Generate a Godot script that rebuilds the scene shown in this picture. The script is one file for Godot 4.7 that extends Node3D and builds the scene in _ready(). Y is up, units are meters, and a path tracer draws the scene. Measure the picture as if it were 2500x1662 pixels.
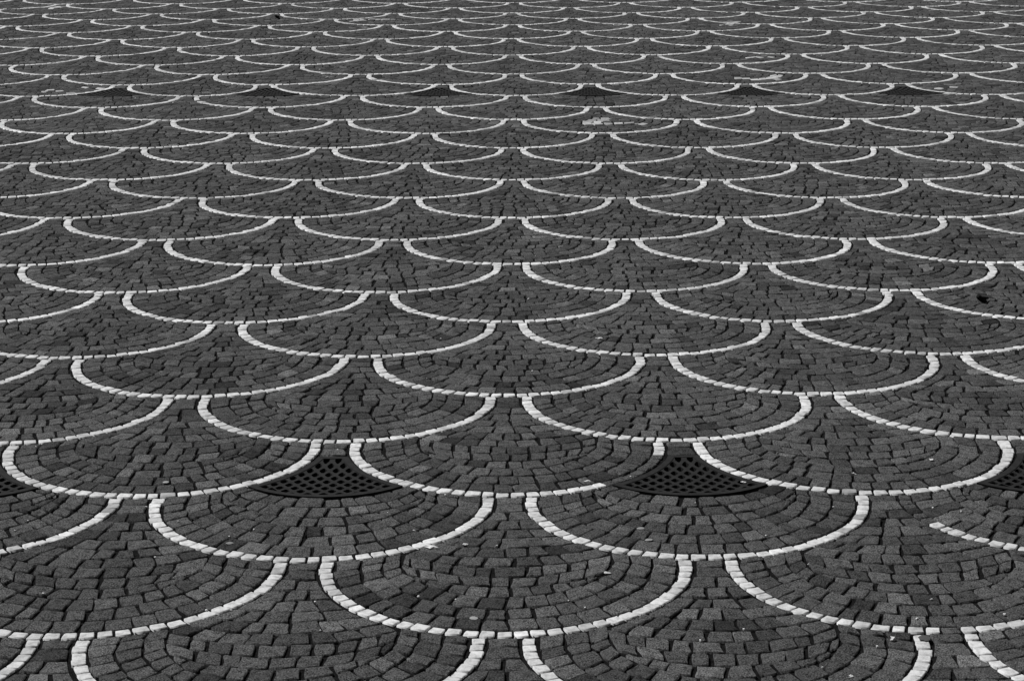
extends Node3D
# A square paved in fish-scale fans of dark granite cobbles edged with white marble cobbles, two rows of iron drain grates.
# Fan units: one fan is W metres wide, rows of fans are W / 2 apart; a point of the paving is Vector2(across, away).

const W := 2.0
const ARC_R := 0.4425        # radius of the white border's centre line
const ARC_C := 0.4517        # its centre, measured from the fan's foot
const BAND := 0.0172         # half the width of the white border
const OUTER := 0.461
const PITCH := 0.0695        # depth of a course of dark cobbles
const COURSES := 14
const FOLLOW := 3            # curves 0 .. FOLLOW follow the border

# gentle fall of the paving: height and cross slope at each row of fans (fan units)
const ROW_H := [-0.005, -0.0024, -0.0005, 0.0011, 0.0012, 0.0001, -0.0029, -0.0055, -0.0067, -0.0073, -0.0084, -0.0108, -0.0132, -0.015, -0.0153, -0.0136, -0.0116, -0.0096, -0.0074, -0.0047, -0.0012, 0.0028, 0.0068, 0.0101, 0.0121, 0.0126, 0.0114, 0.0087, 0.0049, 0.0003, -0.0047]
const ROW_T := [0.00604, 0.00459, 0.00343, 0.00291, 0.00267, 0.00236, 0.00186, 0.0011, 0.00015, -0.00082, -0.00159, -0.00197, -0.00207, -0.00195, -0.00173, -0.00147, -0.00121, -0.00097, -0.00076, -0.00057, -0.00041, -0.00027, -0.00015, -0.00006, 0.00002, 0.00009, 0.00015, 0.0002, 0.00024, 0.00028, 0.00033]
# how far the pavers strayed sideways at each meeting point of fans: (row, twice the column): thousandths of a fan
const STRAY := {Vector2i(0,-2):-14, Vector2i(0,0):0, Vector2i(0,2):1, Vector2i(1,-1):1, Vector2i(1,1):6, Vector2i(2,-2):0, Vector2i(2,0):12, Vector2i(2,2):22, Vector2i(3,-1):0, Vector2i(3,1):1, Vector2i(4,-2):-12, Vector2i(4,0):5, Vector2i(4,2):-12, Vector2i(5,-3):1, Vector2i(5,-1):9, Vector2i(5,1):2, Vector2i(5,3):-21, Vector2i(6,-2):-9, Vector2i(6,0):-5, Vector2i(6,2):-27, Vector2i(7,-3):-6, Vector2i(7,-1):11, Vector2i(7,1):6, Vector2i(7,3):-6, Vector2i(8,-2):5, Vector2i(8,0):12, Vector2i(8,2):1, Vector2i(8,4):-10, Vector2i(9,-3):-4, Vector2i(9,-1):7, Vector2i(9,1):-9, Vector2i(9,3):-17, Vector2i(10,-4):-30, Vector2i(10,-2):0, Vector2i(10,0):10, Vector2i(10,2):1, Vector2i(10,4):-19, Vector2i(11,-3):7, Vector2i(11,-1):20, Vector2i(11,1):19, Vector2i(11,3):7, Vector2i(12,-4):-4, Vector2i(12,-2):1, Vector2i(12,0):8, Vector2i(12,2):0, Vector2i(12,4):-19, Vector2i(13,-3):2, Vector2i(13,-1):13, Vector2i(13,1):9, Vector2i(13,3):7, Vector2i(13,5):-8, Vector2i(14,-4):-17, Vector2i(14,-2):2, Vector2i(14,0):7, Vector2i(14,2):1, Vector2i(14,4):-11, Vector2i(15,-3):5, Vector2i(15,-1):22, Vector2i(15,1):9, Vector2i(15,3):30, Vector2i(15,5):-3, Vector2i(17,-5):-19, Vector2i(17,-3):-1, Vector2i(17,-1):2, Vector2i(17,1):8, Vector2i(17,3):2, Vector2i(17,5):-13, Vector2i(18,-6):-23, Vector2i(18,-4):-14, Vector2i(18,-2):16, Vector2i(18,0):27, Vector2i(18,2):13, Vector2i(18,4):-7, Vector2i(18,6):-2, Vector2i(19,-5):-14, Vector2i(19,-3):-110, Vector2i(19,-1):65, Vector2i(19,1):-2, Vector2i(19,3):7, Vector2i(19,5):0, Vector2i(20,-6):-47, Vector2i(20,-4):-24, Vector2i(20,-2):-14, Vector2i(20,2):14, Vector2i(20,4):13, Vector2i(20,6):8}
# where white border cobbles were replaced with dark ones (thousandths of a fan)
const LOST := [[1021, 20], [441, 1343], [424, 1288], [403, 1239], [372, 1197], [342, 1161], [306, 1124], [1070, 985], [1074, 950], [1078, 910], [1083, 870], [1092, 832], [1105, 795], [-2018, 8925], [-1975, 8853], [-1942, 8799], [-1321, 9079], [-1266, 9042], [-2396, 9604], [-2319, 9623], [1215, 8920], [1274, 8955], [322, 9430], [342, 9392], [2840, 9565], [2750, 9510]]
# where repairs set white cobbles among the dark ones: from, to, half width
const WHITE_REPAIR := [[487, 7913, 547, 8069, 55], [426, 7852, 767, 7864, 30], [1479, 9761, 1717, 9718, 30], [1710, 9777, 1777, 9895, 50], [1669, 10829, 1801, 10849, 28], [1711, 12950, 1778, 13178, 50], [-4264, 14663, -3920, 14733, 30], [-4022, 14533, -3974, 14735, 35], [-1280, 13333, -1245, 13503, 40], [-1235, 13503, -965, 13495, 30], [2607, 9155, 2801, 9026, 26], [2705, 9265, 2823, 9338, 26]]
const GRATES := [Vector2i(3, -3), Vector2i(3, -1), Vector2i(3, 1), Vector2i(3, 3), Vector2i(19, -5), Vector2i(19, -3), Vector2i(19, -1), Vector2i(19, 1), Vector2i(19, 3), Vector2i(19, 5)]
const GRATE_FROM := 6        # courses GRATE_FROM .. GRATE_TO - 1 of a fan make room for its grate
const GRATE_TO := 12

var granite: StandardMaterial3D
var marble: StandardMaterial3D
var iron: StandardMaterial3D
var soil: StandardMaterial3D
var wander := FastNoiseLite.new()
var stains := FastNoiseLite.new()
var taken := {}

func _ready() -> void:
	# --- camera, sky, sun, exposure
	var cam := Camera3D.new()
	cam.name = "camera"
	cam.position = Vector3(0.03305, 1.86846, 4.70334) * W
	cam.rotation = Vector3(-0.24678, 0.00262, -0.00293)
	cam.fov = rad_to_deg(2.0 * atan(831.0 / 5383.5))
	cam.near = 0.1
	cam.far = 600.0
	add_child(cam)
	cam.current = true
	var sky_mat := ProceduralSkyMaterial.new()
	sky_mat.sky_top_color = Color(0.42, 0.42, 0.42)
	sky_mat.sky_horizon_color = Color(0.68, 0.68, 0.68)
	sky_mat.ground_horizon_color = Color(0.35, 0.35, 0.35)
	sky_mat.ground_bottom_color = Color(0.15, 0.15, 0.15)
	sky_mat.sky_curve = 0.2
	sky_mat.sun_angle_max = 0.0
	var sky := Sky.new()
	sky.sky_material = sky_mat
	var env := Environment.new()
	env.background_mode = Environment.BG_SKY
	env.sky = sky
	env.background_energy_multiplier = 0.38
	env.tonemap_mode = Environment.TONE_MAPPER_LINEAR
	env.tonemap_exposure = 1.1
	env.sdfgi_enabled = true
	env.ssao_enabled = true
	env.ssil_enabled = true
	var we := WorldEnvironment.new()
	we.name = "world_environment"
	we.environment = env
	add_child(we)
	var sun := DirectionalLight3D.new()
	sun.name = "sun"
	sun.light_color = Color(1.0, 1.0, 1.0)
	sun.light_energy = 1.5
	sun.light_angular_distance = 0.5
	sun.shadow_enabled = true
	add_child(sun)
	sun.look_at_from_position(Vector3(-5.0, 7.5, -3.5), Vector3.ZERO)   # from beyond, to the left

	wander.seed = 7
	wander.frequency = 3.2
	wander.noise_type = FastNoiseLite.TYPE_SIMPLEX_SMOOTH
	stains.seed = 19
	stains.frequency = 0.9
	stains.fractal_octaves = 4
	make_materials()
	make_ground()
	make_pavement()
	make_grates()
	make_litter()

# ---------------------------------------------------------------- surface of the paving

func fall(x: float, z: float) -> float:
	var r: float = clampf(z * 2.0, 0.0, 30.0)
	var i: int = mini(int(r), 29)
	var t: float = r - i
	return lerpf(ROW_H[i], ROW_H[i + 1], t) + lerpf(ROW_T[i], ROW_T[i + 1], t) * clampf(x, -6.0, 6.0)

func stray_at(r: int, c2: int) -> Vector2:
	var k := Vector2i(r, c2)
	if (r + c2) % 2 != 0:
		return (stray_at(r - 1, c2) + stray_at(r + 1, c2) + stray_at(r, c2 - 1) + stray_at(r, c2 + 1)) * 0.25
	var a := sin(r * 12.9898 + c2 * 78.233) * 43758.5453
	var b := sin(r * 39.346 + c2 * 11.135) * 24634.6345
	a -= floor(a)
	b -= floor(b)
	var dx: float = STRAY[k] * 0.001 if STRAY.has(k) else (a - 0.5) * 0.03
	return Vector2(dx, (b - 0.5) * 0.014)

var stray_memo := {}
func stray_node(r: int, c2: int) -> Vector2:
	var k := Vector2i(r, c2)
	if not stray_memo.has(k):
		stray_memo[k] = stray_at(r, c2)
	return stray_memo[k]

func strayed(p: Vector2) -> Vector2:
	var gx := p.x * 2.0
	var gz := p.y * 2.0
	var i := int(floor(gx))
	var j := int(floor(gz))
	var u := gx - i
	var v := gz - j
	return p + stray_node(j, i).lerp(stray_node(j, i + 1), u).lerp(stray_node(j + 1, i).lerp(stray_node(j + 1, i + 1), u), v)

func place(p: Vector2) -> Vector3:
	return Vector3(p.x * W, fall(p.x, p.y) * W, -p.y * W)

# ---------------------------------------------------------------- materials

func grain_image(n: int, seed_value: int, base: float, coarse: float, fine: float, speck: float, speck_gain: float) -> Image:
	var lo := FastNoiseLite.new()
	lo.seed = seed_value
	lo.frequency = 0.02
	lo.fractal_octaves = 4
	var a := lo.get_seamless_image(n, n)
	var hi := FastNoiseLite.new()
	hi.seed = seed_value + 1
	hi.frequency = 0.11
	hi.fractal_octaves = 2
	var b := hi.get_seamless_image(n, n)
	var cr := FastNoiseLite.new()
	cr.seed = seed_value + 2
	cr.frequency = 0.09
	cr.fractal_octaves = 1
	var c := cr.get_seamless_image(n, n)
	var img := Image.create(n, n, true, Image.FORMAT_RGB8)
	for y in n:
		for x in n:
			var v: float = base + coarse * (a.get_pixel(x, y).r - 0.5) + fine * (b.get_pixel(x, y).r - 0.5)
			var s: float = c.get_pixel(x, y).r
			if s > 1.0 - speck:
				v += speck_gain * (s - 1.0 + speck) / speck
			v = clampf(v, 0.02, 1.0)
			img.set_pixel(x, y, Color(v, v, v).linear_to_srgb())
	img.generate_mipmaps()
	return img

func relief_image(n: int, seed_value: int, freq: float) -> Image:
	var lo := FastNoiseLite.new()
	lo.seed = seed_value
	lo.frequency = freq
	lo.fractal_octaves = 5
	lo.fractal_gain = 0.6
	return lo.get_seamless_image(n, n)

func stone_material(called: String, img: Image, relief: Image, depth: float, tile: float, rough: float, spec: float) -> StandardMaterial3D:
	var m := StandardMaterial3D.new()
	m.resource_name = called
	m.vertex_color_use_as_albedo = true
	m.albedo_texture = ImageTexture.create_from_image(img)
	m.uv1_triplanar = true
	m.uv1_world_triplanar = true
	m.uv1_scale = Vector3.ONE / tile
	m.roughness = rough
	m.metallic_specular = spec
	m.heightmap_enabled = true
	m.heightmap_texture = ImageTexture.create_from_image(relief)
	m.heightmap_scale = depth
	return m

func make_materials() -> void:
	granite = stone_material("granite", grain_image(768, 11, 0.46, 0.5, 1.25, 0.3, 1.3), relief_image(512, 21, 0.05), 0.35, 0.83, 1.0, 0.12)
	marble = stone_material("marble", grain_image(512, 31, 0.86, 0.6, 0.3, 0.0001, 0.0), relief_image(512, 41, 0.03), 0.12, 0.61, 0.7, 0.35)
	iron = stone_material("cast_iron", grain_image(256, 51, 0.7, 0.4, 0.25, 0.05, 0.3), relief_image(256, 61, 0.08), 0.12, 0.37, 0.75, 0.2)
	soil = stone_material("joint_soil", grain_image(512, 71, 0.55, 0.6, 0.6, 0.2, 0.4), relief_image(512, 81, 0.09), 1.2, 0.43, 1.0, 0.1)

# ---------------------------------------------------------------- nodes

func numbered(called: String) -> String:
	if not taken.has(called):
		taken[called] = 0
		return called
	taken[called] += 1
	return "%s_%03d" % [called, taken[called]]

func tag(o: Node, label: String, category: String, group := "", kind := "") -> void:
	if label: o.set_meta("label", label)
	if category: o.set_meta("category", category)
	if group: o.set_meta("group", group)
	if kind: o.set_meta("kind", kind)

class Shape:
	var v := PackedVector3Array()
	var n := PackedVector3Array()
	var c := PackedColorArray()
	var i := PackedInt32Array()
	func vert(p: Vector3, nn: Vector3, col: Color) -> int:
		v.push_back(p)
		n.push_back(nn)
		c.push_back(col)
		return v.size() - 1
	func tri(a: int, b: int, d: int) -> void:
		i.push_back(a)
		i.push_back(b)
		i.push_back(d)
	func flat(a: Vector3, b: Vector3, d: Vector3, col: Color) -> void:   # clockwise seen from the front
		var nn := (d - a).cross(b - a).normalized()
		tri(vert(a, nn, col), vert(b, nn, col), vert(d, nn, col))
	func mesh() -> ArrayMesh:
		var arr := []
		arr.resize(Mesh.ARRAY_MAX)
		arr[Mesh.ARRAY_VERTEX] = v
		arr[Mesh.ARRAY_NORMAL] = n
		arr[Mesh.ARRAY_COLOR] = c
		arr[Mesh.ARRAY_INDEX] = i
		var m := ArrayMesh.new()
		m.add_surface_from_arrays(Mesh.PRIMITIVE_TRIANGLES, arr)
		return m

func commit(s: Shape, called: String, m: Material, parent: Node, at := Vector3.ZERO) -> MeshInstance3D:
	var o := MeshInstance3D.new()
	o.mesh = s.mesh()
	o.material_override = m
	o.name = called
	o.position = at
	parent.add_child(o, true)
	return o

# ---------------------------------------------------------------- ground under the cobbles

func make_ground() -> void:
	var s := Shape.new()
	var col := Color(0.02, 0.02, 0.02)
	var cuts := {}
	for g in GRATES:
		var foot := Vector2(g.y * 0.5, (g.x - 2) * 0.5)
		var pts := PackedVector2Array()
		for q in grate_outline(0.003):
			pts.push_back(strayed(q + foot) * 100.0)
		for dz in [1, 2]:
			for dx in [-1, 0]:
				cuts[Vector2i(g.y + dx, g.x - 2 + dz - 0)] = []
		for dz in [0, 1]:
			for dx in [-1, 0]:
				var k := Vector2i(g.y + dx, g.x - 1 + dz - 0)
				if not cuts.has(k): cuts[k] = []
				cuts[k].append(pts)
	var gap := -0.015 / W
	for j in range(-10, 90):
		for i in range(-44, 44):
			var cell := PackedVector2Array([Vector2(i, j) * 50.0, Vector2(i + 1, j) * 50.0, Vector2(i + 1, j + 1) * 50.0, Vector2(i, j + 1) * 50.0])
			var polys := [cell]
			for near in [Vector2i(i, j)]:
				if cuts.has(near):
					for cut in cuts[near]:
						var left := []
						for p in polys:
							left.append_array(Geometry2D.clip_polygons(p, cut))
						polys = left
			for p in polys:
				var idx := Geometry2D.triangulate_polygon(p)
				for t in range(0, idx.size(), 3):
					var q := []
					for e in 3:
						var w: Vector2 = p[idx[t + e]] * 0.01
						q.append(place(w) + Vector3(0, gap * W, 0))
					if (q[2] - q[0]).cross(q[1] - q[0]).y < 0:
						q = [q[0], q[2], q[1]]
					s.flat(q[0], q[1], q[2], col)
	var o := commit(s, "ground", soil, self)
	tag(o, "dark sandy soil bedding showing in the joints between cobbles", "ground", "", "structure")

# ---------------------------------------------------------------- one cobble

# corners: four points in fan units, counter-clockwise seen on a map (across right, away up)
func add_stone(s: Shape, q: Array, joint: float, lod: int, rng: RandomNumberGenerator, col: Color, origin: Vector3, rough: float, lift: float, loose := 0.013) -> void:
	var mid: Vector2 = (q[0] + q[1] + q[2] + q[3]) * 0.25
	var ring := PackedVector2Array()
	# inset each corner along both edges
	var inner := []
	for e in 4:
		var a: Vector2 = q[e]
		var d1: Vector2 = (q[(e + 1) % 4] - a).normalized()
		var d0: Vector2 = (q[(e + 3) % 4] - a).normalized()
		inner.append(a + (d1 + d0) * joint * rng.randf_range(0.6, 1.35))
	if lod == 0:
		for e in 4:
			var a: Vector2 = inner[e]
			var b: Vector2 = inner[(e + 1) % 4]
			var d := b - a
			var nrm := Vector2(d.y, -d.x).normalized()
			for f in [rng.randf_range(0.015, 0.09), rng.randf_range(0.35, 0.65), rng.randf_range(0.91, 0.985)]:
				ring.push_back(a + d * f + nrm * rng.randf_range(-rough, rough * 0.6))
	elif lod == 1:
		for e in 4:
			var a: Vector2 = inner[e]
			var b: Vector2 = inner[(e + 1) % 4]
			var d := b - a
			var nrm := Vector2(d.y, -d.x).normalized()
			for f in [0.05, 0.95]:
				ring.push_back(a + d * f + nrm * rng.randf_range(-rough, rough * 0.5))
	else:
		for e in 4:
			ring.push_back(inner[e])
	var cnt := ring.size()
	var h0 := rng.randf_range(-0.004, 0.002) + lift
	var tilt := Vector2(rng.randfn(0.0, loose), rng.randfn(0.0, loose))
	var edge := 0.0028
	var base := fall(mid.x, mid.y) * W
	var up := Vector3(-tilt.x, 1.0, tilt.y).normalized()
	var c0 := s.vert(Vector3(mid.x * W, base + h0 + rng.randf_range(0.0, 0.0025), -mid.y * W) - origin, up, col)
	var first := s.v.size()
	for k in cnt:
		var p := ring[k]
		var o := p - mid
		var out := Vector3(o.x, 0, -o.y).normalized()
		var y := fall(p.x, p.y) * W + h0 + (tilt.x * o.x + tilt.y * o.y) * W
		var inn := mid + o * (1.0 - 0.0045 / W / maxf(o.length(), 0.004))
		s.vert(Vector3(inn.x * W, y + rng.randf_range(-0.0012, 0.0008), -inn.y * W) - origin, (up * 3.0 + out * 0.12).normalized(), col)
		s.vert(Vector3(p.x * W, y - edge * rng.randf_range(0.7, 1.5), -p.y * W) - origin, (up + out).normalized(), col)
		var foot := mid + o * 0.97
		s.vert(Vector3(foot.x * W, base - 0.06, -foot.y * W) - origin, out, col)
	for k in cnt:
		var a := first + k * 3
		var b := first + ((k + 1) % cnt) * 3
		# ring runs counter-clockwise on the map, so clockwise from above is b before a
		s.tri(c0, b, a)
		s.tri(a, b, a + 1)
		s.tri(b, b + 1, a + 1)
		s.tri(a + 1, b + 1, a + 2)
		s.tri(b + 1, b + 2, a + 2)

func dark_colour(rng: RandomNumberGenerator, at: Vector2) -> Color:
	# every stone its own tone; trodden dirt gathers in ragged patches
	var v := 0.115 * (1.0 + rng.randfn(0.0, 0.2)) * (1.0 + 0.22 * stains.get_noise_2d(at.x, at.y))
	var luck := rng.randf()
	if luck < 0.03: v *= rng.randf_range(1.3, 1.7)
	elif luck < 0.08: v *= rng.randf_range(0.55, 0.8)
	v = clampf(v, 0.045, 0.22)
	return Color(v, v, v)

func white_colour(rng: RandomNumberGenerator, at: Vector2) -> Color:
	var v := 0.55 * (1.0 + rng.randfn(0.0, 0.09)) * (1.0 + 0.2 * stains.get_noise_2d(at.x + 40.0, at.y))
	var luck := rng.randf()
	if luck < 0.05: v *= rng.randf_range(0.45, 0.8)
	elif luck < 0.16: v *= rng.randf_range(0.8, 0.93)
	v = clampf(v, 0.15, 0.72)
	return Color(v, v, v)

# ---------------------------------------------------------------- the fans

var with_grate := false      # the fan in hand makes room for a grate

func curve_foot(k: int) -> float:
	if with_grate and k <= GRATE_FROM: return 0.0277 + k * 0.0747
	return minf(0.0277 + k * PITCH, 0.985)

func curve_radius(k: int) -> float:
	# the first three courses follow the white border, the others are flatter arcs that die out against them
	if with_grate: return [0.424, 0.362, 0.307, 0.275, 0.29, 0.295, 0.285, 0.44, 0.46, 0.5, 0.55, 0.6, 0.6, 0.6, 0.6][k]
	return [0.424, 0.362, 0.307, 0.262, 0.35, 0.40, 0.43, 0.44, 0.46, 0.5, 0.55, 0.6, 0.6, 0.6, 0.6][k]

func curve_point(k: int, s: float) -> Vector2:
	var z := curve_foot(k)
	var r := curve_radius(k)
	var a := absf(s) / r
	var p: Vector2
	if a < PI / 2:
		p = Vector2(r * sin(a), z + r * (1.0 - cos(a)))
	else:
		p = Vector2(r, z + r + (a - PI / 2) * r)
	if s < 0: p.x = -p.x
	return p

func outside_fan(p: Vector2) -> bool:
	var x := absf(p.x)
	if p.y > 0.987: return true
	if p.y > 0.5 + ARC_C: return x > 0.5 - OUTER - 0.001
	return Vector2(x - 0.5, p.y - 0.5 - ARC_C).length() < OUTER + 0.002

func under_third(p: Vector2) -> bool:
	var r := curve_radius(FOLLOW)
	var z := curve_foot(FOLLOW)
	if absf(p.x) >= r: return true
	if p.y > z + r: return false
	return p.y < z + r - sqrt(r * r - p.x * p.x)

func curve_ends(grated: bool) -> Array:
	with_grate = grated
	var ends := []
	for k in COURSES + 1:
		var s := 0.0
		while s < 1.2 and not outside_fan(curve_point(k, s + 0.002)) and not (k > FOLLOW and under_third(curve_point(k, s + 0.002))):
			s += 0.002
		if k == COURSES: s = 0.037
		ends.append(maxf(s, 0.034))
	return ends

func arc_point(side: float, s: float) -> Vector2:
	# s along the border's centre line from the foot, negative to the left; side: distance outwards
	var a := absf(s) / ARC_R
	var p: Vector2
	if a < PI / 2:
		p = Vector2((ARC_R + side) * sin(a), ARC_C - (ARC_R + side) * cos(a))
	else:
		p = Vector2(ARC_R + side, ARC_C + (a - PI / 2) * ARC_R)
	if s < 0: p.x = -p.x
	return p

func is_lost(p: Vector2) -> bool:
	for q in LOST:
		if p.distance_squared_to(Vector2(q[0], q[1]) * 0.001) < 0.026 * 0.026: return true
	return false

func is_repair(p: Vector2, rng: RandomNumberGenerator) -> bool:
	for q in WHITE_REPAIR:
		var a := Vector2(q[0], q[1]) * 0.001
		var b := Vector2(q[2], q[3]) * 0.001
		if Geometry2D.get_closest_point_to_segment(p, a, b).distance_to(p) < q[4] * 0.001: return true
	# the scuffed corner by the far gutter
	if p.x > -2.98 and p.x < -2.5 and p.y > 9.12 and p.y < 9.46: return rng.randf() < 0.14
	return false

func wobble(p: Vector2) -> Vector2:
	return Vector2(wander.get_noise_2d(p.x * 2.2, p.y * 2.2), wander.get_noise_2d(p.x * 2.2 + 91.0, p.y * 2.2 - 37.0)) * 0.009

func make_pavement() -> void:
	var plain_ends := curve_ends(false)
	var grate_ends := curve_ends(true)
	var root := Node3D.new()
	root.name = "pavement"
	add_child(root)
	tag(root, "square paved in fish-scale fans of dark granite cobbles with white marble borders", "pavement", "", "structure")
	for r in range(-3, 36):
		var depth := 0.9697 * (4.703 + 0.5 * r) + 0.456
		var view := 0.2322 * depth
		var half := view + 1.3
		var c2 := -int(half * 2.0) - 2
		while c2 <= int(half * 2.0) + 2:
			if (r + c2) % 2 == 0 and absf(c2 * 0.5) < half:
				var seen: bool = absf(c2 * 0.5) < view + 0.56 and r >= -2
				fan(root, r, c2, grate_ends if GRATES.has(Vector2i(r + 2, c2)) else plain_ends, seen and r <= 5, 0 if (r <= 7 and seen) else (1 if r <= 14 else 2))
			c2 += 1

func fan(root: Node3D, r: int, c2: int, ends: Array, single: bool, lod: int) -> void:
	var rng := RandomNumberGenerator.new()
	rng.seed = r * 7919 + c2 * 104729 + 5
	var foot := Vector2(c2 * 0.5, r * 0.5)
	var node := Node3D.new()
	node.name = numbered("paving_fan")
	node.position = place(strayed(foot))
	root.add_child(node)
	var darks := Shape.new()
	var whites := Shape.new()
	var grated := GRATES.has(Vector2i(r + 2, c2))
	with_grate = grated
	# white border
	var half := ARC_R * PI / 2 + 0.034
	var cnt := rng.randi_range(35, 37)
	var cuts := []
	for k in cnt + 1:
		var t := -half + 2.0 * half * k / cnt
		if k > 0 and k < cnt: t += rng.randfn(0.0, 0.0022)
		cuts.append(t)
	for k in cnt:
		var slip := rng.randfn(0.0, 0.0012)
		var wide := BAND + rng.randf_range(-0.0012, 0.0008)
		var s0: float = cuts[k] + 0.0013
		var s1: float = cuts[k + 1] - 0.0013
		var q := [arc_point(wide + slip, s0), arc_point(wide + slip, s1), arc_point(-wide + slip, s1), arc_point(-wide + slip, s0)]
		var sh := [] 
		for p in q:
			sh.append(strayed(p + foot))
		var mid: Vector2 = (sh[0] + sh[1] + sh[2] + sh[3]) * 0.25
		var lost := is_lost(mid)
		var col := dark_colour(rng, mid) if lost else white_colour(rng, mid)
		var joint := rng.randf_range(0.0016, 0.0026)
		if single:
			var one := Shape.new()
			var at := place(mid) 
			add_stone(one, sh, joint, lod, rng, col, at, 0.0011, 0.0, 0.008)
			commit(one, "dark_cobble" if lost else "white_cobble", granite if lost else marble, node, at - node.position)
		else:
			add_stone(darks if lost else whites, sh, joint, lod, rng, col, node.position, 0.0011, 0.0, 0.008)
	# dark courses
	for k in COURSES:
		if grated and k >= GRATE_FROM and k < GRATE_TO: continue
		var e0: float = ends[k]
		var e1: float = ends[k + 1]
		if k == FOLLOW and not grated:
			e0 = asin(minf(curve_point(k + 1, e1).x / curve_radius(k), 1.0)) * curve_radius(k) * 0.9
			e1 *= 0.9
		var n := maxi(1, roundi((e0 + e1) / rng.randf_range(0.0525, 0.062)))
		if k >= COURSES - 2: n = 1
		var ts := [-1.0]
		var off := rng.randf_range(-0.35, 0.35) if n > 2 else rng.randf_range(-0.12, 0.12)
		for j in range(1, n):
			ts.append(-1.0 + 2.0 * (j + off + rng.randf_range(-0.17, 0.17)) / n)
		ts.append(1.0)
		for j in n:
			var q := []
			var tj: float = ts[j]
			var tk: float = ts[j + 1]
			var lean0 := rng.randf_range(-0.12, 0.12) / n if j > 0 else 0.0
			for w in [[k, tj * e0], [k, tk * e0], [k + 1, tk * e1], [k + 1, tj * e1]]:
				var p := curve_point(w[0], w[1])
				if absf(w[1]) < (e0 if w[0] == k else e1) - 0.001 and w[0] > 0:
					p += wobble(p + foot)
				q.append(strayed(p + foot))
			# loose setting: every corner strays a little
			for e in 4:
				q[e] += Vector2(rng.randfn(0.0, 0.0019), rng.randfn(0.0, 0.0014))
			var mid: Vector2 = (q[0] + q[1] + q[2] + q[3]) * 0.25
			var white := is_repair(mid, rng)
			var col := white_colour(rng, mid) * rng.randf_range(0.45, 0.85) if white else dark_colour(rng, mid)
			var joint := rng.randf_range(0.0028, 0.005) * (1.0 if lod == 0 else 1.2)
			if single:
				var one := Shape.new()
				var at := place(mid)
				add_stone(one, q, joint, lod, rng, col, at, 0.0028, 0.0)
				commit(one, "dark_cobble", granite, node, at - node.position)
			else:
				add_stone(whites if white else darks, q, joint, lod, rng, col, node.position, 0.0028, 0.0)
	if not single:
		tag(commit(darks, "dark_cobbles", granite, node), "", "", "", "stuff")
		tag(commit(whites, "white_cobbles", marble, node), "", "", "", "stuff")

# ---------------------------------------------------------------- drain grates

func grate_outline(spread: float) -> PackedVector2Array:
	# in fan units from the fan's foot, counter-clockwise on the map
	with_grate = true
	var out := PackedVector2Array()
	var gap := 0.007 - spread
	var low := func(x: float) -> float:
		var z := curve_foot(GRATE_FROM)
		var rr := curve_radius(GRATE_FROM)
		return z + rr - sqrt(rr * rr - x * x) + gap + 0.004
	var top := curve_foot(GRATE_TO) - gap - 0.002
	var side := func(z: float) -> float:
		var dz: float = z - 0.5 - ARC_C
		var rr := OUTER + gap
		return 0.5 - sqrt(maxf(rr * rr - dz * dz, 0.0))
	var tip := 0.0
	while low.call(tip) < 0.5 + ARC_C - sqrt(maxf(pow(OUTER + gap, 2.0) - pow(0.5 - tip, 2.0), 0.0)):
		tip += 0.001
	for k in 17:
		var x := lerpf(-tip, tip, k / 16.0)
		out.push_back(Vector2(x, low.call(x)))
	var z0: float = low.call(tip)
	for k in range(1, 15):
		var z := lerpf(z0, top, k / 14.0)
		out.push_back(Vector2(side.call(z), z))
	for k in range(14, 0, -1):
		var z := lerpf(z0, top, k / 14.0)
		out.push_back(Vector2(-side.call(z), z))
	return out

func bipolar(r1: float, r2: float) -> Vector2:
	var x := (r2 * r2 - r1 * r1) / 2.0
	return Vector2(x, 0.5 + ARC_C - sqrt(maxf(r1 * r1 - (x - 0.5) * (x - 0.5), 0.0)))

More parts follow.
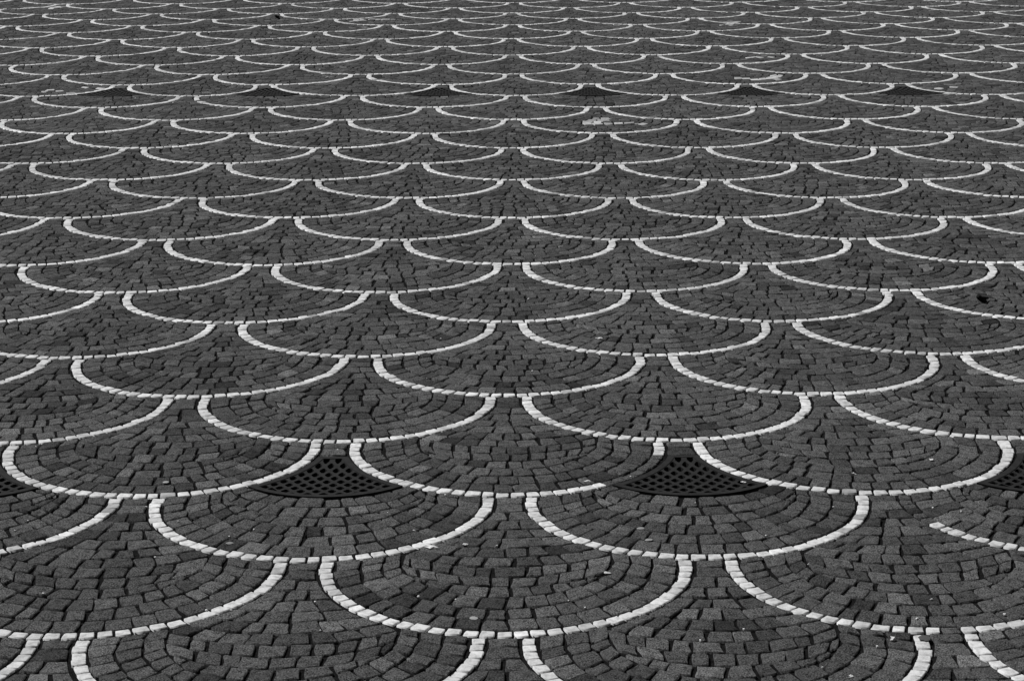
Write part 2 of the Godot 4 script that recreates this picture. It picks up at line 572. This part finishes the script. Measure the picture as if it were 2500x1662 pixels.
func make_grates() -> void:
	var K := 100.0
	var plate := PackedVector2Array()
	for p in grate_outline(0.0):
		plate.push_back(p * K)
	var inner: PackedVector2Array = Geometry2D.offset_polygon(plate, -0.019 * K)[0]
	var centre := Vector2(0, 0.62)
	var to3 := func(p: Vector2, y: float) -> Vector3:
		return Vector3((p.x / K - centre.x) * W, y, -(p.y / K - centre.y) * W)
	var col := Color(0.027, 0.027, 0.027)
	var rim := Shape.new()
	var web := Shape.new()
	var top := -0.002
	var low := -0.035
	var wall := func(s: Shape, a: Vector2, b: Vector2, y0: float, y1: float, paint: Color) -> void:
		var p: Vector3 = to3.call(a, y0)
		var q: Vector3 = to3.call(b, y0)
		var p2: Vector3 = to3.call(a, y1)
		var q2: Vector3 = to3.call(b, y1)
		s.flat(p, p2, q, paint)
		s.flat(q, p2, q2, paint)
	var flat_poly := func(s: Shape, poly: PackedVector2Array, y: float, paint: Color) -> void:
		var idx := Geometry2D.triangulate_polygon(poly)
		for t in range(0, idx.size(), 3):
			var a: Vector3 = to3.call(poly[idx[t]], y)
			var b: Vector3 = to3.call(poly[idx[t + 1]], y)
			var c: Vector3 = to3.call(poly[idx[t + 2]], y)
			if (c - a).cross(b - a).y < 0:
				s.flat(a, c, b, paint)
			else:
				s.flat(a, b, c, paint)
	# raised rim: a ring cut in two so that it stays a plain polygon
	for half_side in [-1.0, 1.0]:
		var box := PackedVector2Array([Vector2(0, 0), Vector2(half_side * 60, 0), Vector2(half_side * 60, 120), Vector2(0, 120)])
		for part in Geometry2D.intersect_polygons(plate, box):
			for ring in Geometry2D.clip_polygons(part, inner):
				flat_poly.call(rim, ring, top + 0.003, col)
	for k in plate.size():
		wall.call(rim, plate[k], plate[(k + 1) % plate.size()], top + 0.003, low, col)
	for k in inner.size():
		wall.call(rim, inner[(k + 1) % inner.size()], inner[k], top + 0.003, top - 0.004, col)
	# web of bars with a hole in every cell
	var p0 := OUTER + 0.007 + 0.016
	var step := 0.033
	for i in range(-2, 16):
		for j in range(-2, 16):
			var a1 := p0 + i * step
			var b1 := p0 + j * step
			var cell := PackedVector2Array()
			var hole := PackedVector2Array()
			if a1 + b1 + 2.0 * step < 1.001: continue
			var bar := step * 0.16
			for e in [[0, 0], [1, 0], [1, 1], [0, 1]]:
				cell.push_back(bipolar(a1 + e[0] * step, b1 + e[1] * step) * K)
				hole.push_back(bipolar(a1 + bar + e[0] * (step - 2 * bar), b1 + bar + e[1] * (step - 2 * bar)) * K)
			if Geometry2D.is_polygon_clockwise(cell): cell.reverse()
			if Geometry2D.is_polygon_clockwise(hole): hole.reverse()
			# rounded corners for the cast hole
			var soft := PackedVector2Array()
			for e in 4:
				soft.push_back(hole[e].lerp(hole[(e + 3) % 4], 0.2))
				soft.push_back(hole[e].lerp(hole[(e + 1) % 4], 0.2))
			var holes := []
			for h in Geometry2D.intersect_polygons(soft, inner):
				if absf(area(h)) > 0.4 and a1 + b1 > 0.985: holes.append(h)
			var split := (cell[0] + cell[1]) * 0.5
			var split2 := (cell[2] + cell[3]) * 0.5
			for piece in [PackedVector2Array([cell[0], split, split2, cell[3]]), PackedVector2Array([split, cell[1], cell[2], split2])]:
				for body in Geometry2D.intersect_polygons(piece, inner):
					var left := [body]
					for h in holes:
						var nxt := []
						for b in left:
							nxt.append_array(Geometry2D.clip_polygons(b, h))
						left = nxt
					for b in left:
						flat_poly.call(web, b, top, col)
			for h in holes:
				var hh: PackedVector2Array = h
				if Geometry2D.is_polygon_clockwise(hh): hh.reverse()
				for e in hh.size():
					wall.call(web, hh[(e + 1) % hh.size()], hh[e], top, low, col)
	# pit below
	var pit := Shape.new()
	var hole_edge := PackedVector2Array()
	for p in grate_outline(0.0032):
		hole_edge.push_back(p * K)
	var pc := Color(0.25, 0.25, 0.25)      # cement render
	for k in hole_edge.size():
		wall.call(pit, hole_edge[(k + 1) % hole_edge.size()], hole_edge[k], -0.02, -0.45, pc)
	flat_poly.call(pit, hole_edge, -0.45, pc)
	var cement := stone_material("cement", grain_image(128, 91, 0.8, 0.4, 0.2, 0.0001, 0.0), relief_image(128, 92, 0.05), 0.2, 0.5, 0.95, 0.2)
	var rim_mesh := rim.mesh()
	var web_mesh := web.mesh()
	var pit_mesh := pit.mesh()
	var labels := {
		Vector2i(3, -3): "iron drain grate with a pale speck in its mesh beside unbroken white border",
		Vector2i(3, -1): "curved triangular iron drain grate with white cobbles along both curved sides",
		Vector2i(3, 1): "curved triangular iron drain grate with dark cobbles where one white border is missing",
		Vector2i(3, 3): "curved triangular iron drain grate beside the fan whose border lost its upper cobbles",
		Vector2i(19, -5): "small distant iron drain grate beside dark cobbles scuffed with white strokes",
		Vector2i(19, 1): "small distant iron drain grate beside a broken white arc with loose cobbles",
		Vector2i(19, 3): "small distant iron drain grate with a stretch of white border missing beside it",
		Vector2i(19, 5): "small distant iron drain grate next to short white lines of relaid cobbles",
	}
	for g in GRATES:
		var node := Node3D.new()
		node.name = numbered("drain_grate")
		var at := strayed(Vector2(g.y * 0.5, (g.x - 2) * 0.5) + centre)
		node.position = place(at)
		add_child(node)
		var slope_x := (fall(at.x + 0.2, at.y) - fall(at.x - 0.2, at.y)) / 0.4
		var slope_z := (fall(at.x, at.y + 0.2) - fall(at.x, at.y - 0.2)) / 0.4
		node.rotation = Vector3(atan(slope_z), 0, atan(slope_x))
		tag(node, labels.get(g, "small distant black iron drain grate in the far gutter between white borders"), "drain grate", "iron drain grates in the gutters")
		for part in [["rim", rim_mesh], ["bar_lattice", web_mesh], ["pit", pit_mesh]]:
			var o := MeshInstance3D.new()
			o.mesh = part[1]
			o.material_override = cement if part[0] == "pit" else iron
			o.name = part[0]
			node.add_child(o)

func area(p: PackedVector2Array) -> float:
	var a := 0.0
	for k in p.size():
		a += p[k].cross(p[(k + 1) % p.size()])
	return a * 0.5

# ---------------------------------------------------------------- litter

const CHIPS := [[-1375, 1461], [-1257, 804], [-1275, 727], [-878, 520], [-860, 794], [-711, 673], [-634, 1477], [-490, 1414], [-963, 912], [-699, 154], [-448, 204], [-420, 27], [-1106, 270], [-653, 723], [-313, 854], [-236, 706], [-21, 586], [-115, 216], [152, 203], [190, 157], [347, 1153], [-164, 996], [-204, 234], [669, 654], [750, 437], [1009, 192], [1159, 91], [548, 12], [443, -55], [697, -212], [509, 921], [873, 881], [1136, 866], [1204, 834], [835, -97], [-1548, 10578], [-2263, 11400], [-1799, 10517], [-1303, 10211], [-1220, 9842], [-2325, 8857], [-2065, 8677], [-3584, 13503], [2187, 10886], [74, 3361], [-235, 2741], [82, 2292], [-262, 2210], [-301, 2422], [107, 4158], [953, 70]]

func lump(size: Vector3, rough: float, rows: int, cols: int, rng: RandomNumberGenerator, col: Color) -> Shape:
	# an uneven facetted lump resting on its underside
	var pts := []
	for a in rows + 1:
		var line := []
		for b in cols:
			var th := PI * a / rows
			var ph := TAU * b / cols
			var k := 1.0 + (rng.randf_range(-rough, rough) if a > 0 and a < rows else 0.0)
			line.append(Vector3(sin(th) * cos(ph) * size.x * k, (cos(th) * k + 0.85) * size.y, sin(th) * sin(ph) * size.z * k))
		pts.append(line)
	var s := Shape.new()
	for a in rows:
		for b in cols:
			var p: Vector3 = pts[a][b]
			var q: Vector3 = pts[a][(b + 1) % cols]
			var r: Vector3 = pts[a + 1][(b + 1) % cols]
			var t: Vector3 = pts[a + 1][b]
			if a > 0: s.flat(p, q, r, col)
			if a < rows - 1: s.flat(p, r, t, col)
	return s

func lay(o: Node3D, x: float, z: float, rng: RandomNumberGenerator, lift := 0.0) -> void:
	o.position = place(Vector2(x, z) * 0.001) + Vector3(0, lift, 0)
	o.rotation.y = rng.randf_range(0.0, TAU)

func plain(called: String, v: float, rough: float) -> StandardMaterial3D:
	var m := StandardMaterial3D.new()
	m.resource_name = called
	m.albedo_color = Color(v, v, v).linear_to_srgb()
	m.roughness = rough
	m.metallic_specular = 0.3
	return m

func make_litter() -> void:
	var rng := RandomNumberGenerator.new()
	rng.seed = 404
	var white := Color(1, 1, 1)
	var chip_mat := plain("white_stone", 0.62, 0.8)
	var paper_mat := plain("paper", 0.5, 0.9)
	var shapes := []
	for k in 4:
		shapes.append(lump(Vector3(0.009, 0.006, 0.008), 0.3, 4, 6, rng, white).mesh())
	for q in CHIPS:
		var o := MeshInstance3D.new()
		o.mesh = shapes[rng.randi() % 4]
		o.material_override = chip_mat
		o.name = numbered("stone_chip")
		add_child(o)
		lay(o, q[0], q[1], rng, -0.001)
		o.scale = Vector3.ONE * (rng.randf_range(0.5, 1.0) if q[1] < 5000 else 1.5)
		tag(o, "tiny white stone chip lying loose on the dark cobbles", "stone chip", "white stone chips scattered over the paving")
	# crumpled paper and leaves
	for q in [[968, 1161, 0.022, "crumpled scrap of white paper at a joint above the wide white junction", "paper_scrap"],
			[1209, 1294, 0.016, "small torn white paper scrap on cobbles beside the missing border cobbles", "paper_scrap"],
			[251, 386, 0.016, "folded pale paper scrap in the middle of a fan of dark cobbles", "paper_scrap"],
			[877, -51, 0.024, "pale dry leaf scrap standing beside the white cobble with a dark blot", "dry_leaf"],
			[751, -265, 0.017, "flat pale paper scrap lying at the foot of a fan", "paper_scrap"],
			[656, 1096, 0.014, "bent white paper strip lying on the bars of a drain grate", "paper_strip"]]:
		var o := commit(lump(Vector3(q[2], q[2] * 0.35, q[2] * 0.55), 0.55, 5, 8, rng, white), numbered(q[4]), paper_mat, self)
		lay(o, q[0], q[1], rng, -0.002)
		tag(o, q[3], "litter", "paper scraps and leaves on the paving")
	# broken pieces of border cobble
	for q in [[-187, 577, 0.03, "broken white marble fragment beside the worn white border cobbles"], [-101, 600, 0.016, "small flat white marble fragment beside a loose chip on dark cobbles"], [317, 2737, 0.024, "oblong white marble splinter lying alone on dark cobbles"], [226, 1115, 0.015, "thin pale marble flake lying below a fan's lowest dark course"]]:
		var o := commit(lump(Vector3(q[2], q[2] * 0.3, q[2] * 0.6), 0.35, 4, 8, rng, white), numbered("marble_fragment"), chip_mat, self)
		lay(o, q[0], q[1], rng, -0.002)
		o.rotation.y = rng.randf_range(-0.3, 0.3)
		tag(o, q[3], "stone fragment", "broken bits of white border cobble")
	# trodden chewing gum
	for q in [[-70, 95, 0.022, 0.25, "pale trodden gum spot on the dark course above the white border"], [949, -50, 0.034, 0.06, "dark oval gum blot lying across two white border cobbles"], [-944, 1123, 0.02, 0.26, "pale trodden gum spot just above a white border near a drain grate"], [351, 714, 0.022, 0.2, "faint grey gum spot on dark cobbles below a drain grate"], [-703, 620, 0.02, 0.17, "pale gum spot beside the curved white border of a fan"], [367, 625, 0.022, 0.2, "grey trodden gum spot inside the fan below a drain grate"]]:
		var o := commit(lump(Vector3(q[2], 0.0025, q[2] * 0.85), 0.12, 6, 14, rng, white), numbered("chewing_gum"), plain("trodden_gum", q[3], 0.8), self)
		lay(o, q[0], q[1], rng, 0.0035 if q[3] < 0.1 else 0.001)
		tag(o, q[4], "gum spot", "trodden gum spots on the paving")
	# insects on the wing
	var cam := Vector3(0.03305, 1.86846, 4.70334) * W
	var body_mat := plain("insect_body", 0.012, 0.5)
	var wing_mat := plain("insect_wing", 0.05, 0.4)
	for q in [[1760, 3305, 4.0, 0.0135, "dark winged insect flying above the dark fan inside a white border"], [-1951, 13596, 5.0, 0.008, "tiny dark winged insect flying above the distant fans"]]:
		var spot := place(Vector2(q[0], q[1]) * 0.001)
		var node := Node3D.new()
		node.name = numbered("flying_insect")
		node.position = cam + (spot - cam).normalized() * q[2]
		node.rotation = Vector3(0, 0.35, -0.6)
		add_child(node)
		tag(node, q[4], "insect", "insects in flight")
		var z: float = q[3]
		commit(lump(Vector3(z, z * 0.38, z * 0.36), 0.08, 7, 10, rng, white), "body", body_mat, node)
		for side in [-1.0, 1.0]:
			var wing := commit(lump(Vector3(z * 0.36, z * 0.03, z * 0.75), 0.05, 4, 10, rng, white), "wing", wing_mat, node, Vector3(-z * 0.15, z * 0.55, side * z * 0.75))
			wing.rotation.x = side * -0.35
